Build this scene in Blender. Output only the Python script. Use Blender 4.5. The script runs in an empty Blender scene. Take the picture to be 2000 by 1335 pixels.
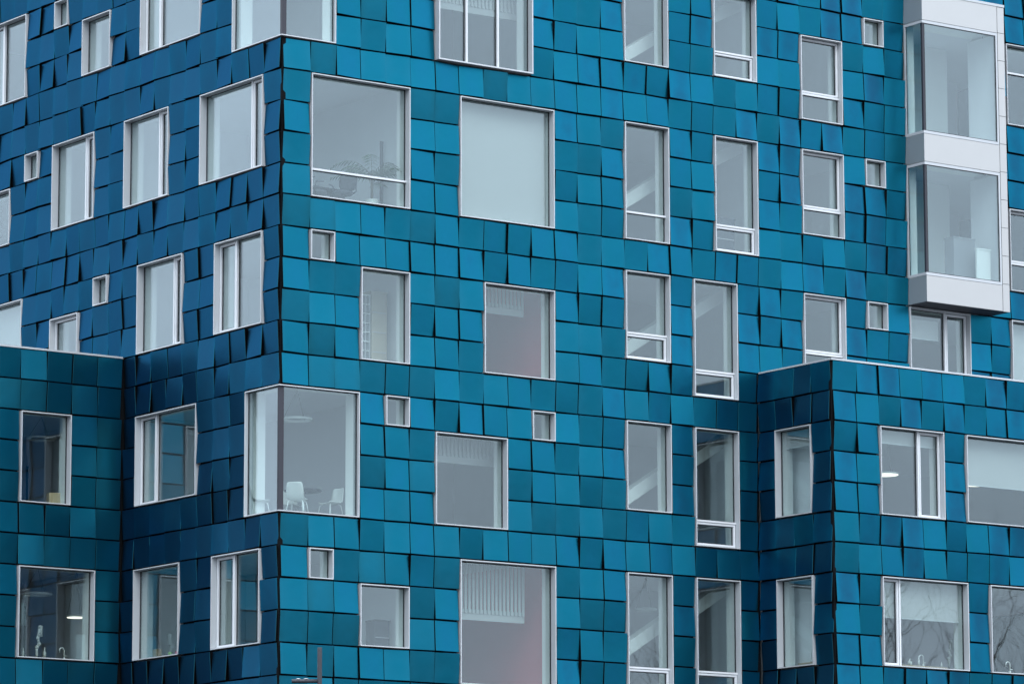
import bpy, bmesh, math, random
from mathutils import Matrix, Vector
R = math.radians
random.seed(7)
scene = bpy.context.scene
col = scene.collection

# ------------------------------------------------------------------ camera
W = 0.70            # width of one facade module
H = 0.70 * 1.0494   # height of one facade module
GROUND = -32.5004 * W - 1.65
CAM = (-73.4957 * W, -114.4091 * W, -32.5004 * W)
YAW, PITCH, ROLL, FPX = 0.6265, 0.1628, -0.0022, 8261.4
cd = bpy.data.cameras.new('camera')
cam = bpy.data.objects.new('camera', cd); col.objects.link(cam)
fw = Vector((math.sin(YAW) * math.cos(PITCH), math.cos(YAW) * math.cos(PITCH), math.sin(PITCH)))
rt = Vector((math.cos(YAW), -math.sin(YAW), 0)); up = rt.cross(fw)
r2 = rt * math.cos(ROLL) + up * math.sin(ROLL); u2 = up * math.cos(ROLL) - rt * math.sin(ROLL)
M = Matrix((r2, u2, -fw)).transposed().to_4x4(); M.translation = Vector(CAM)
cam.matrix_world = M
cd.sensor_width = 36; cd.lens = FPX / 2000 * 36; cd.clip_start = 1; cd.clip_end = 3000
scene.camera = cam

# ------------------------------------------------------------------ overcast sky, veiled sun, exposure
SUN_EL, SUN_AZ = 50, 200        # azimuth measured from +Y clockwise
wd = bpy.data.worlds.new('World'); scene.world = wd; wd.use_nodes = True
nt = wd.node_tree; N = nt.nodes; LK = nt.links; N.clear()
sky = N.new('ShaderNodeTexSky'); sky.sky_type = 'NISHITA'; sky.sun_disc = False
sky.sun_elevation = R(SUN_EL); sky.sun_rotation = R(SUN_AZ); sky.dust_density = 4.0; sky.air_density = 1.5
hs = N.new('ShaderNodeHueSaturation'); hs.inputs['Saturation'].default_value = 0.35
LK.new(sky.outputs[0], hs.inputs['Color'])
mix = N.new('ShaderNodeMix'); mix.data_type = 'RGBA'; mix.inputs[0].default_value = 0.8
LK.new(hs.outputs[0], mix.inputs[6]); mix.inputs[7].default_value = (12.0, 13.5, 15.8, 1)   # even cloud layer
tc = N.new('ShaderNodeTexCoord'); sx = N.new('ShaderNodeSeparateXYZ'); LK.new(tc.outputs['Generated'], sx.inputs[0])
ma = N.new('ShaderNodeMath'); ma.operation = 'MULTIPLY_ADD'; ma.use_clamp = False
mx = N.new('ShaderNodeMath'); mx.operation = 'MAXIMUM'; mx.inputs[1].default_value = 0.0
LK.new(sx.outputs[2], mx.inputs[0]); LK.new(mx.outputs[0], ma.inputs[0])
ma.inputs[1].default_value = 0.667; ma.inputs[2].default_value = 0.333                        # standard overcast luminance
cn = N.new('ShaderNodeTexNoise'); cn.inputs['Scale'].default_value = 5.0; cn.inputs['Detail'].default_value = 5; cn.inputs['Roughness'].default_value = .55
LK.new(tc.outputs['Generated'], cn.inputs['Vector'])
cm = N.new('ShaderNodeMapRange'); cm.inputs[1].default_value = .25; cm.inputs[2].default_value = .75; cm.inputs[3].default_value = .76; cm.inputs[4].default_value = 1.24
LK.new(cn.outputs[0], cm.inputs[0])                                                           # soft cloud structure all over
cx = N.new('ShaderNodeMath'); cx.operation = 'MULTIPLY'; LK.new(ma.outputs[0], cx.inputs[0]); LK.new(cm.outputs[0], cx.inputs[1])
vm = N.new('ShaderNodeVectorMath'); vm.operation = 'SCALE'
LK.new(mix.outputs[2], vm.inputs[0]); LK.new(cx.outputs[0], vm.inputs['Scale'])
bg = N.new('ShaderNodeBackground'); bg.inputs[1].default_value = 0.15
LK.new(vm.outputs[0], bg.inputs[0])
wo = N.new('ShaderNodeOutputWorld'); LK.new(bg.outputs[0], wo.inputs[0])
sl = bpy.data.lights.new('sun', 'SUN'); sl.energy = 0.6; sl.angle = R(40); sl.color = (1, .985, .96)
so = bpy.data.objects.new('sun', sl); col.objects.link(so)
so.rotation_euler = (R(90 - SUN_EL), 0, R(180 - SUN_AZ))
so.location = (0, -40, 60)
vs = scene.view_settings; vs.view_transform = 'Standard'; vs.look = 'None'; vs.exposure = 0.9; vs.gamma = 1.0
cy = scene.cycles
cy.use_denoising = True; cy.denoiser = 'OPENIMAGEDENOISE'
cy.max_bounces = 8; cy.transparent_max_bounces = 16; cy.glossy_bounces = 5; cy.diffuse_bounces = 4
cy.caustics_reflective = False; cy.sample_clamp_indirect = 6

def project(p):
    d = Vector(p) - Vector(CAM); z = d.dot(fw)
    return 1000 + FPX * d.dot(r2) / z, 667.5 - FPX * d.dot(u2) / z, z

# ------------------------------------------------------------------ materials
def mat(name, colr, rough=.5, metal=0., spec=.5, noise=0., nscale=8., emit=None, bump=0.):
    m = bpy.data.materials.new(name); m.use_nodes = True
    t = m.node_tree; b = t.nodes['Principled BSDF']
    b.inputs['Base Color'].default_value = (*colr, 1); b.inputs['Roughness'].default_value = rough
    b.inputs['Metallic'].default_value = metal; b.inputs['Specular IOR Level'].default_value = spec
    if noise or bump:
        c = t.nodes.new('ShaderNodeTexCoord'); n = t.nodes.new('ShaderNodeTexNoise')
        n.inputs['Scale'].default_value = nscale; n.inputs['Detail'].default_value = 5
        t.links.new(c.outputs['Object'], n.inputs['Vector'])
        if noise:
            r = t.nodes.new('ShaderNodeMapRange'); r.inputs[3].default_value = 1 - noise; r.inputs[4].default_value = 1 + noise
            t.links.new(n.outputs[0], r.inputs[0])
            v = t.nodes.new('ShaderNodeVectorMath'); v.operation = 'SCALE'; v.inputs[0].default_value = colr
            t.links.new(r.outputs[0], v.inputs['Scale']); t.links.new(v.outputs[0], b.inputs['Base Color'])
        if bump:
            bp = t.nodes.new('ShaderNodeBump'); bp.inputs['Strength'].default_value = bump; bp.inputs['Distance'].default_value = .01
            t.links.new(n.outputs[0], bp.inputs['Height']); t.links.new(bp.outputs[0], b.inputs['Normal'])
    if emit:
        b.inputs['Emission Color'].default_value = (*emit[:3], 1); b.inputs['Emission Strength'].default_value = emit[3]
    return m

def pv_material():
    """coated photovoltaic glass: the interference colour goes from teal to blue as the angle grows"""
    m = bpy.data.materials.new('coloured_solar_glass'); m.use_nodes = True
    t = m.node_tree; n = t.nodes; l = t.links; b = n['Principled BSDF']
    lw = n.new('ShaderNodeLayerWeight'); lw.inputs[0].default_value = .5
    uv = n.new('ShaderNodeUVMap'); sep = n.new('ShaderNodeSeparateXYZ'); l.new(uv.outputs[0], sep.inputs[0])
    oi = n.new('ShaderNodeObjectInfo'); at = n.new('ShaderNodeAttribute'); at.attribute_name = 'rnd'
    ad = n.new('ShaderNodeMath'); ad.operation = 'ADD'; l.new(oi.outputs['Random'], ad.inputs[0]); l.new(at.outputs['Fac'], ad.inputs[1])
    fr = n.new('ShaderNodeMath'); fr.operation = 'FRACT'; l.new(ad.outputs[0], fr.inputs[0])
    # tint shifts greener towards the vertical edges
    e1 = n.new('ShaderNodeMath'); e1.operation = 'SUBTRACT'; e1.inputs[1].default_value = .5; l.new(sep.outputs[0], e1.inputs[0])
    e2 = n.new('ShaderNodeMath'); e2.operation = 'ABSOLUTE'; l.new(e1.outputs[0], e2.inputs[0])
    e3 = n.new('ShaderNodeMath'); e3.operation = 'POWER'; e3.inputs[1].default_value = 2.6; l.new(e2.outputs[0], e3.inputs[0])
    no = n.new('ShaderNodeTexNoise'); no.noise_dimensions = '4D'; no.inputs['Scale'].default_value = 1.6; no.inputs['Detail'].default_value = 2
    l.new(uv.outputs[0], no.inputs['Vector'])
    mw = n.new('ShaderNodeMath'); mw.operation = 'MULTIPLY'; mw.inputs[1].default_value = 37; l.new(fr.outputs[0], mw.inputs[0]); l.new(mw.outputs[0], no.inputs['W'])
    # facing - edge*0.5 + noise
    s1 = n.new('ShaderNodeMath'); s1.operation = 'MULTIPLY_ADD'; s1.inputs[1].default_value = -.42
    l.new(e3.outputs[0], s1.inputs[0]); l.new(lw.outputs['Facing'], s1.inputs[2])
    s2 = n.new('ShaderNodeMath'); s2.operation = 'MULTIPLY_ADD'; s2.inputs[1].default_value = .10
    l.new(no.outputs[0], s2.inputs[0]); l.new(s1.outputs[0], s2.inputs[2])
    s3 = n.new('ShaderNodeMath'); s3.operation = 'MULTIPLY_ADD'; s3.inputs[1].default_value = .075
    l.new(fr.outputs[0], s3.inputs[0]); l.new(s2.outputs[0], s3.inputs[2])
    cr = n.new('ShaderNodeValToRGB'); l.new(s3.outputs[0], cr.inputs[0])
    el = cr.color_ramp.elements
    stops = [(.12, (.012, .118, .164)), (.20, (.010, .137, .206)), (.27, (.006, .132, .200)), (.36, (.007, .128, .214)), (.44, (.011, .080, .145)), (.54, (.013, .064, .117)), (.66, (.015, .056, .106))]
    el[0].position = stops[0][0]; el[0].color = (*stops[0][1], 1)
    el[1].position = stops[-1][0]; el[1].color = (*stops[-1][1], 1)
    for p, c in stops[1:-1]:
        e = el.new(p); e.color = (*c, 1)
    mr = n.new('ShaderNodeMapRange'); mr.inputs[3].default_value = .9; mr.inputs[4].default_value = 1.08; l.new(fr.outputs[0], mr.inputs[0])
    # fine horizontal cell lines
    wv = n.new('ShaderNodeTexWave'); wv.bands_direction = 'Y'; wv.inputs['Scale'].default_value = 9; wv.inputs['Distortion'].default_value = .5
    l.new(uv.outputs[0], wv.inputs['Vector'])
    wr = n.new('ShaderNodeMapRange'); wr.inputs[3].default_value = .975; wr.inputs[4].default_value = 1.02; l.new(wv.outputs['Fac'], wr.inputs[0])
    mm = n.new('ShaderNodeMath'); mm.operation = 'MULTIPLY'; l.new(mr.outputs[0], mm.inputs[0]); l.new(wr.outputs[0], mm.inputs[1])
    sc = n.new('ShaderNodeVectorMath'); sc.operation = 'SCALE'; l.new(cr.outputs[0], sc.inputs[0]); l.new(mm.outputs[0], sc.inputs['Scale'])
    l.new(sc.outputs[0], b.inputs['Base Color'])
    b.inputs['Metallic'].default_value = .9; b.inputs['Roughness'].default_value = .31; b.inputs['Specular IOR Level'].default_value = .1; b.inputs['Specular Tint'].default_value = (.42, .62, .86, 1)
    # each sheet is slightly bowed and never quite flat (heights in metres)
    dv = n.new('ShaderNodeVectorMath'); dv.operation = 'DISTANCE'; dv.inputs[1].default_value = (.5, .5, 0); l.new(uv.outputs[0], dv.inputs[0])
    d2 = n.new('ShaderNodeMath'); d2.operation = 'POWER'; d2.inputs[1].default_value = 2; l.new(dv.outputs['Value'], d2.inputs[0])
    bw = n.new('ShaderNodeMapRange'); bw.inputs[3].default_value = -.016; bw.inputs[4].default_value = .010; l.new(fr.outputs[0], bw.inputs[0])
    h1 = n.new('ShaderNodeMath'); h1.operation = 'MULTIPLY'; l.new(d2.outputs[0], h1.inputs[0]); l.new(bw.outputs[0], h1.inputs[1])
    h2 = n.new('ShaderNodeMath'); h2.operation = 'MULTIPLY_ADD'; h2.inputs[1].default_value = .006; l.new(no.outputs[0], h2.inputs[0]); l.new(h1.outputs[0], h2.inputs[2])
    bp = n.new('ShaderNodeBump'); bp.inputs['Strength'].default_value = 1; bp.inputs['Distance'].default_value = 1
    l.new(h2.outputs[0], bp.inputs['Height']); l.new(bp.outputs[0], b.inputs['Normal'])
    return m

def glass_material(name, tint, base=.092, gain=.64):
    m = bpy.data.materials.new(name); m.use_nodes = True
    t = m.node_tree; n = t.nodes; l = t.links
    n.remove(n['Principled BSDF']); out = n['Material Output']
    lw = n.new('ShaderNodeLayerWeight'); lw.inputs[0].default_value = .5
    pw = n.new('ShaderNodeMath'); pw.operation = 'POWER'; pw.inputs[1].default_value = 2.5; l.new(lw.outputs['Facing'], pw.inputs[0])
    f = n.new('ShaderNodeMath'); f.operation = 'MULTIPLY_ADD'; f.inputs[1].default_value = gain; f.inputs[2].default_value = base; l.new(pw.outputs[0], f.inputs[0])
    tr = n.new('ShaderNodeBsdfTransparent'); tr.inputs[0].default_value = (*tint, 1)
    gl = n.new('ShaderNodeBsdfGlossy'); gl.inputs['Color'].default_value = (.84, .95, 1, 1); gl.inputs['Roughness'].default_value = .01
    tcn = n.new('ShaderNodeTexCoord'); no = n.new('ShaderNodeTexNoise'); no.inputs['Scale'].default_value = 1.3; no.inputs['Detail'].default_value = 1
    l.new(tcn.outputs['Object'], no.inputs['Vector'])
    bp = n.new('ShaderNodeBump'); bp.inputs['Strength'].default_value = .07; bp.inputs['Distance'].default_value = .015
    l.new(no.outputs[0], bp.inputs['Height']); l.new(bp.outputs[0], gl.inputs['Normal'])
    ms = n.new('ShaderNodeMixShader'); l.new(f.outputs[0], ms.inputs[0]); l.new(tr.outputs[0], ms.inputs[1]); l.new(gl.outputs[0], ms.inputs[2])
    l.new(ms.outputs[0], out.inputs[0])
    return m

MT = dict(
    pv=pv_material(),
    edge=mat('black_panel_edge', (.004, .005, .006), .8, spec=.08),
    back=mat('black_wall_backing', (.006, .007, .009), .9, spec=.1),
    alu=mat('white_aluminium', (.52, .55, .57), .42, .15, noise=.04, nscale=3),
    sash=mat('white_painted_sash', (.66, .69, .71), .4, noise=.03, nscale=4),
    alu2=mat('pale_metal_sheet', (.52, .52, .505), .42, .7, noise=.03, nscale=2),
    gasket=mat('black_gasket', (.012, .014, .018), .5),
    dark=mat('dark_bronze_metal', (.035, .036, .046), .5, .2),
    glass=glass_material('window_glass', (.90, .955, .945)),
    white=mat('interior_white_paint', (.78, .80, .79), .8, noise=.02, nscale=2),
    grey=mat('interior_grey_paint', (.55, .545, .60), .85, noise=.05, nscale=1.5),
    dgrey=mat('grey_laminate', (.17, .18, .20), .7),
    lgrey=mat('interior_pale_wall', (.70, .71, .75), .85, noise=.05, nscale=1.5),
    ceil=mat('acoustic_ceiling', (.68, .69, .74), .9, noise=.06, nscale=1.2),
    floor=mat('grey_lino_floor', (.45, .45, .46), .5),
    red=mat('dusty_red_wall', (.66, .13, .16), .85, noise=.05, nscale=2),
    blind=mat('white_blind_fabric', (.46, .465, .47), .9, noise=.02, nscale=20),
    plastic=mat('white_plastic', (.55, .57, .56), .35),
    chrome=mat('painted_steel_leg', (.75, .77, .77), .3, .3),
    darkpl=mat('dark_upholstery', (.045, .05, .07), .7),
    tabletop=mat('dark_table_top', (.03, .03, .04), .9, spec=.1),
    leaf=mat('palm_leaf', (.05, .10, .05), .5),
    stem=mat('palm_stem', (.10, .08, .05), .8),
    beige=mat('beige_laminate', (.50, .44, .36), .6, noise=.05, nscale=3),
    wood=mat('pale_wood', (.45, .32, .19), .6, noise=.2, nscale=6),
    card=mat('brown_cardboard', (.42, .31, .18), .8, noise=.1, nscale=4),
    pink=mat('pink_plastic', (.75, .12, .25), .4),
    green=mat('green_plastic', (.25, .50, .12), .4),
    lamp=mat('lit_lamp_diffuser', (.9, .88, .8), .5, emit=(1, .93, .8, .9)),
    lampoff=mat('unlit_lamp_ring', (.80, .82, .82), .5),
    steel=mat('grey_painted_steel', (.035, .037, .046), .5, .2, noise=.1, nscale=12),
    asphalt=mat('asphalt', (.06, .06, .062), .9, noise=.25, nscale=3, bump=.3),
    roof=mat('grey_roof_membrane', (.20, .20, .21), .9, noise=.15, nscale=1),
    bark=mat('bare_tree_bark', (.05, .042, .035), .9, noise=.3, nscale=5),
)

# ------------------------------------------------------------------ object helpers
wloc = {}
def link(name, me, parent, loc, rot=None, mats=()):
    o = bpy.data.objects.new(name, me); col.objects.link(o)
    o.location = Vector(loc) - (wloc[parent.name] if parent else Vector((0, 0, 0)))
    if parent: o.parent = parent
    if rot is not None: o.rotation_euler = rot
    wloc[o.name] = Vector(loc)
    return o
def empty(name, loc):
    o = bpy.data.objects.new(name, None); col.objects.link(o); o.location = loc; o.empty_display_size = .3
    wloc[o.name] = Vector(loc); return o
def tag(o, label=None, cat=None, group=None, kind=None):
    if label: o['label'] = label
    if cat: o['category'] = cat
    if group: o['group'] = group
    if kind: o['kind'] = kind
    return o

class MB:
    """collects boxes / tubes / quads in world space, builds one mesh object with its origin at its base centre"""
    def __init__(s): s.v = []; s.f = []; s.m = []; s.mats = []; s.smooth = []
    def mi(s, m):
        if m not in s.mats: s.mats.append(m)
        return s.mats.index(m)
    def poly(s, pts, faces, m, smooth=False):
        k = len(s.v); s.v += [tuple(p) for p in pts]; i = s.mi(m)
        for f in faces: s.f.append([k + j for j in f]); s.m.append(i); s.smooth.append(smooth)
    def hexa(s, p, m):      # p: 4 front pts (ccw seen from outside) + 4 back pts
        s.poly(p, [(0, 1, 2, 3), (7, 6, 5, 4), (0, 4, 5, 1), (1, 5, 6, 2), (2, 6, 7, 3), (3, 7, 4, 0)], m)
    def box(s, x0, x1, y0, y1, z0, z1, m):
        s.hexa([(x0, y0, z0), (x1, y0, z0), (x1, y0, z1), (x0, y0, z1), (x0, y1, z0), (x1, y1, z0), (x1, y1, z1), (x0, y1, z1)], m)
    def fbox(s, F, a0, a1, v0, v1, d0, d1, m):   # box in facade coordinates, d1 = outer
        s.hexa([F(a0, v1, d1), F(a1, v1, d1), F(a1, v0, d1), F(a0, v0, d1), F(a0, v1, d0), F(a1, v1, d0), F(a1, v0, d0), F(a0, v0, d0)], m)
    def ring(s, F, a0, a1, v0, v1, t, d0, d1, m, tv=None):
        tv = tv or t * W / H
        s.fbox(F, a0, a0 + t, v0, v1, d0, d1, m); s.fbox(F, a1 - t, a1, v0, v1, d0, d1, m)
        s.fbox(F, a0 + t, a1 - t, v0, v0 + tv, d0, d1, m); s.fbox(F, a0 + t, a1 - t, v1 - tv, v1, d0, d1, m)
    def tube(s, pts, rad, m, n=8, cap=True, smooth=True):
        pts = [Vector(p) for p in pts]; k0 = len(s.v); i = s.mi(m)
        rads = rad if isinstance(rad, (list, tuple)) else [rad] * len(pts)
        for j, p in enumerate(pts):
            t = (pts[min(j + 1, len(pts) - 1)] - pts[max(j - 1, 0)]).normalized()
            a = t.cross(Vector((0, 0, 1)));
            if a.length < .05: a = t.cross(Vector((1, 0, 0)))
            a.normalize(); b = t.cross(a)
            for q in range(n):
                w = 2 * math.pi * q / n
                s.v.append(tuple(p + (a * math.cos(w) + b * math.sin(w)) * rads[j]))
        for j in range(len(pts) - 1):
            for q in range(n):
                s.f.append([k0 + j * n + q, k0 + j * n + (q + 1) % n, k0 + (j + 1) * n + (q + 1) % n, k0 + (j + 1) * n + q]); s.m.append(i); s.smooth.append(smooth)
        if cap:
            s.f.append([k0 + q for q in range(n)][::-1]); s.m.append(i); s.smooth.append(False)
            e = k0 + (len(pts) - 1) * n
            s.f.append([e + q for q in range(n)]); s.m.append(i); s.smooth.append(False)
    def lathe(s, c, prof, m, n=24, smooth=True):
        k0 = len(s.v); i = s.mi(m)
        for r_, z in prof:
            for q in range(n):
                w = 2 * math.pi * q / n
                s.v.append((c[0] + r_ * math.cos(w), c[1] + r_ * math.sin(w), c[2] + z))
        for j in range(len(prof) - 1):
            for q in range(n):
                s.f.append([k0 + j * n + q, k0 + j * n + (q + 1) % n, k0 + (j + 1) * n + (q + 1) % n, k0 + (j + 1) * n + q]); s.m.append(i); s.smooth.append(smooth)
        s.f.append([k0 + q for q in range(n)][::-1]); s.m.append(i); s.smooth.append(False)
        e = k0 + (len(prof) - 1) * n
        s.f.append([e + q for q in range(n)]); s.m.append(i); s.smooth.append(False)
    def build(s, name, parent=None, fix=True):
        xs, ys, zs = zip(*s.v)
        c = Vector(((min(xs) + max(xs)) / 2, (min(ys) + max(ys)) / 2, min(zs)))
        me = bpy.data.meshes.new(name)
        me.from_pydata([tuple(Vector(p) - c) for p in s.v], [], s.f)
        for m in s.mats: me.materials.append(MT[m])
        me.polygons.foreach_set('material_index', s.m); me.polygons.foreach_set('use_smooth', s.smooth)
        if fix:
            b = bmesh.new(); b.from_mesh(me); bmesh.ops.recalc_face_normals(b, faces=b.faces); b.to_mesh(me); b.free()
        me.update()
        return link(name, me, parent, c)

# ------------------------------------------------------------------ facade frames (a: modules to the viewer's right, v: modules down, d: modules outwards)
def face(O, rdir, ndir):
    O = Vector(O) * W; rd = Vector(rdir) * W; nd = Vector(ndir) * W
    def F(a, v, d=0.): return O + rd * a + nd * d + Vector((0, 0, -v * H))
    F.rz = 0 if abs(rdir[0]) > .5 else R(-90)
    return F
FR = face((.109, 0, 0), (1, 0, 0), (0, -1, 0))          # main block, right-hand face
LE = face((0, .0445, 0), (0, -1, 0), (-1, 0, 0))        # main block, left-hand face (a negative)
LW = face((-.04, 9.92, 0), (1, 0, 0), (0, -1, 0))       # left wing (a negative)
LS = face((-5.22, 10.03, 0), (0, -1, 0), (-1, 0, 0))       # left wing, end face (a negative)
RS = face((19.99, .03, 0), (0, -1, 0), (-1, 0, 0))      # right wing, side face (a 0..4)
RW = face((20.13, -4.0, 0), (1, 0, 0), (0, -1, 0))      # right wing, front face

# ------------------------------------------------------------------ the setting
g = MB(); g.box(-900, 900, -900, 900, GROUND - 1, GROUND, 'asphalt'); tag(g.build('ground'), kind='structure')

main = empty('panelled_building', (12 * W, 10 * W, GROUND))
tag(main, 'tall main block clad in tilted blue solar panels on both faces of its corner', 'building')
lwing = empty('low_wing', (-2.6 * W, 14 * W, GROUND))
tag(lwing, 'low wing at the left edge with dark teal panels and a pale parapet line', 'building')
rwing = empty('low_wing', (26 * W, -1 * W, GROUND))
tag(rwing, 'low wing at the lower right, stepping forward with a shaded side face', 'building')

# ------------------------------------------------------------------ windows
# (face, owner, a0, a1, v0, v1, layout)  layout: list of (fa0, fa1, fv0, fv1, 'f' fixed / 's' opening sash)
ONE = [(0, 1, 0, 1, 'f')]
SASH = [(0, 1, 0, 1, 's')]
def hsplit(f, top, bot): return [(0, 1, 0, f, top), (0, 1, f, 1, bot)]
def vsplit(f, l, r): return [(0, f, 0, 1, l), (f, 1, 0, 1, r)]
WIN = [
    ('FR', 1, 5, 1, 5, hsplit(.775, 'f', 'f')), ('FR', 7, 11, 1, 5, ONE),
    ('FR', 6, 10, -4, 0, [(0, .315, 0, 1, 'f'), (.315, .655, 0, 1, 'f'), (.655, 1, 0, 1, 'f')]),
    ('FR', 14, 16, -5, -1, ONE), ('FR', 18, 20, -4, -1, hsplit(.70, 'f', 's')),
    ('FR', 14, 16, 1, 5, hsplit(.765, 'f', 'f')), ('FR', 18, 20, 1, 5, hsplit(.77, 'f', 's')),
    ('FR', 22, 24, -3, 0, hsplit(.69, 's', 'f')), ('FR', 25, 26, -4, -3, ONE),
    ('FR', 22, 24, 1, 4, hsplit(.69, 's', 'f')), ('FR', 25, 26, 1, 2, ONE),
    ('FR', 1, 2, 6, 7, ONE), ('FR', 3, 5, 7, 10, ONE), ('FR', 8, 11, 7, 10, ONE),
    ('FR', 14, 16, 6, 9, hsplit(.70, 'f', 's')), ('FR', 17, 19, 6, 10, hsplit(.775, 'f', 's')),
    ('FR', 22, 24, 6, 9, hsplit(.69, 's', 'f')), ('FR', 25, 26, 6, 7, ONE), ('FR', 27, 30, 6, 9, vsplit(.63, 'f', 's')),
    ('FR', 32, 35, -4, -1, hsplit(.34, 'f', 'f')), ('FR', 32, 35, 2, 5, hsplit(.66, 's', 'f')), ('FR', 32, 35, 6, 9, ONE),
    ('FR', 4, 5, 11, 12, ONE), ('FR', 6, 9, 12, 15, ONE), ('FR', 10, 11, 11, 12, ONE),
    ('FR', 14, 16, 11, 14, ONE), ('FR', 17, 19, 11, 15, hsplit(.785, 'f', 's')),
    ('FR', 1, 2, 16, 17, ONE), ('FR', 3, 5, 17, 19, ONE), ('FR', 7, 11, 16, 20, ONE),
    ('FR', 14, 16, 16, 20, hsplit(.785, 'f', 's')), ('FR', 17, 19, 16, 20, hsplit(.785, 'f', 's')),
    ('LE', -5, -1, 1, 4, vsplit(.77, 'f', 's')), ('LE', -10, -7, 1, 4, vsplit(.72, 'f', 's')), ('LE', -15, -12, 1, 4, vsplit(.72, 'f', 's')),
    ('LE', -17, -16, 1, 2, ONE), ('LE', -21, -18, 2, 4, ONE), ('LE', -9, -5, -5, -1, vsplit(.27, 's', 'f')),
    ('LE', -13, -11, -3, -1, ONE), ('LE', -15, -14, -4, -3, ONE), ('LE', -20, -17, -4, -1, vsplit(.35, 's', 'f')),
    ('LE', -4, -1, 6, 9, vsplit(.38, 's', 'f')), ('LE', -9, -6, 6, 9, vsplit(.74, 'f', 's')), ('LE', -12, -11, 6, 7, ONE),
    ('LE', -15, -13, 7, 9, SASH), ('LE', -20, -17, 6, 9, ONE),
    ('LE', -9, -5, 11, 14, vsplit(.28, 's', 'f')), ('LE', -9, -6, 16, 19, ONE), ('LE', -4, -1, 16, 19, vsplit(.39, 's', 'f')),
    ('LW', -4, -2, 11, 14, ONE), ('LW', -4, -1, 16, 19, ONE),
    ('RS', 1, 3, 11, 14, ONE), ('RS', 1, 3, 16, 19, ONE),
    ('RW', 2, 5, 11, 14, vsplit(.64, 'f', 's')), ('RW', 6, 10, 11, 14, ONE),
    ('RW', 2, 6, 16, 19, vsplit(.225, 's', 'f')), ('RW', 7, 11, 16, 19, ONE),
]
FACES = dict(FR=FR, LE=LE, LW=LW, LS=LS, RS=RS, RW=RW)
OWNER = dict(FR=main, LE=main, LW=lwing, LS=lwing, RS=rwing, RW=rwing)
CORNERWIN = [(-3, 2, -4, 0), (-2, 3, 11, 15)]           # left-face start, right-face end, v0, v1
GAP = .03; TF = .034; DF = .075; DG = -.20; DIN = -.72
winobj = {}
def cells_of(F, par, a0, a1, v0, v1, layout, dg, lft=True, rgt=True):
    """mullions, sashes, gaskets and panes inside the clear opening a0..a1, v0..v1"""
    for i, (x0, x1, y0, y1, k) in enumerate(layout):
        p0 = a0 + (a1 - a0) * x0; p1 = a0 + (a1 - a0) * x1; q0 = v0 + (v1 - v0) * y0; q1 = v0 + (v1 - v0) * y1
        hb = .035
        if x0 > 0:
            b = MB(); b.fbox(F, p0 - hb, p0 + hb, q0, q1, dg - .03, dg + .09, 'sash'); b.build('mullion', par); p0 += hb
        if x1 < 1: p1 -= hb
        if y0 > 0:
            b = MB(); b.fbox(F, p0, p1, q0 - hb * .9, q0 + hb * .9, dg - .03, dg + .09, 'sash'); b.build('transom', par); q0 += hb * .9
        if y1 < 1: q1 -= hb * .9
        if k == 's':
            b = MB(); e = .012
            b.ring(F, p0 + e, p1 - e, q0 + e, q1 - e, .085, dg - .03, dg + .055, 'sash')
            b.ring(F, p0 + .03, p1 - .03, q0 + .03, q1 - .03, .05, dg + .0551, dg + .075, 'sash')
            b.build('sash', par); p0 += .097; p1 -= .097; q0 += .094; q1 -= .094
        b = MB(); b.ring(F, p0, p1, q0, q1, .022, dg - .035, dg + .012, 'gasket'); b.build('gasket', par)
        b = MB(); b.fbox(F, p0 + .022, p1 - .022, q0 + .021, q1 - .021, dg - .03, dg, 'glass'); b.build('pane', par)

def window(fn, a0, a1, v0, v1, layout):
    F = FACES[fn]; par = OWNER[fn]; proud = .15 if (fn, a0, v0) == ('FR', 6, -4) else 0
    p0, p1, q0, q1 = a0 + GAP, a1 - GAP, v0 + GAP, v1 - GAP
    tf = TF if not proud else .05
    b = MB(); b.ring(F, p0, p1, q0, q1, tf, DG - .06, DF + proud, 'alu')
    w = b.build('window', par); winobj[(fn, a0, v0)] = w
    dg = DG + proud if not proud else -.02
    c = tf
    cells_of(F, w, p0 + c, p1 - c, q0 + c, q1 - c, layout, dg)
    b = MB(); b.ring(F, p0 - .01, p1 + .01, q0 - .01, q1 + .01, .03, DIN, DG - .062, 'white'); b.build('reveal', w)
    return w
for spec in WIN: window(*spec)

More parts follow.
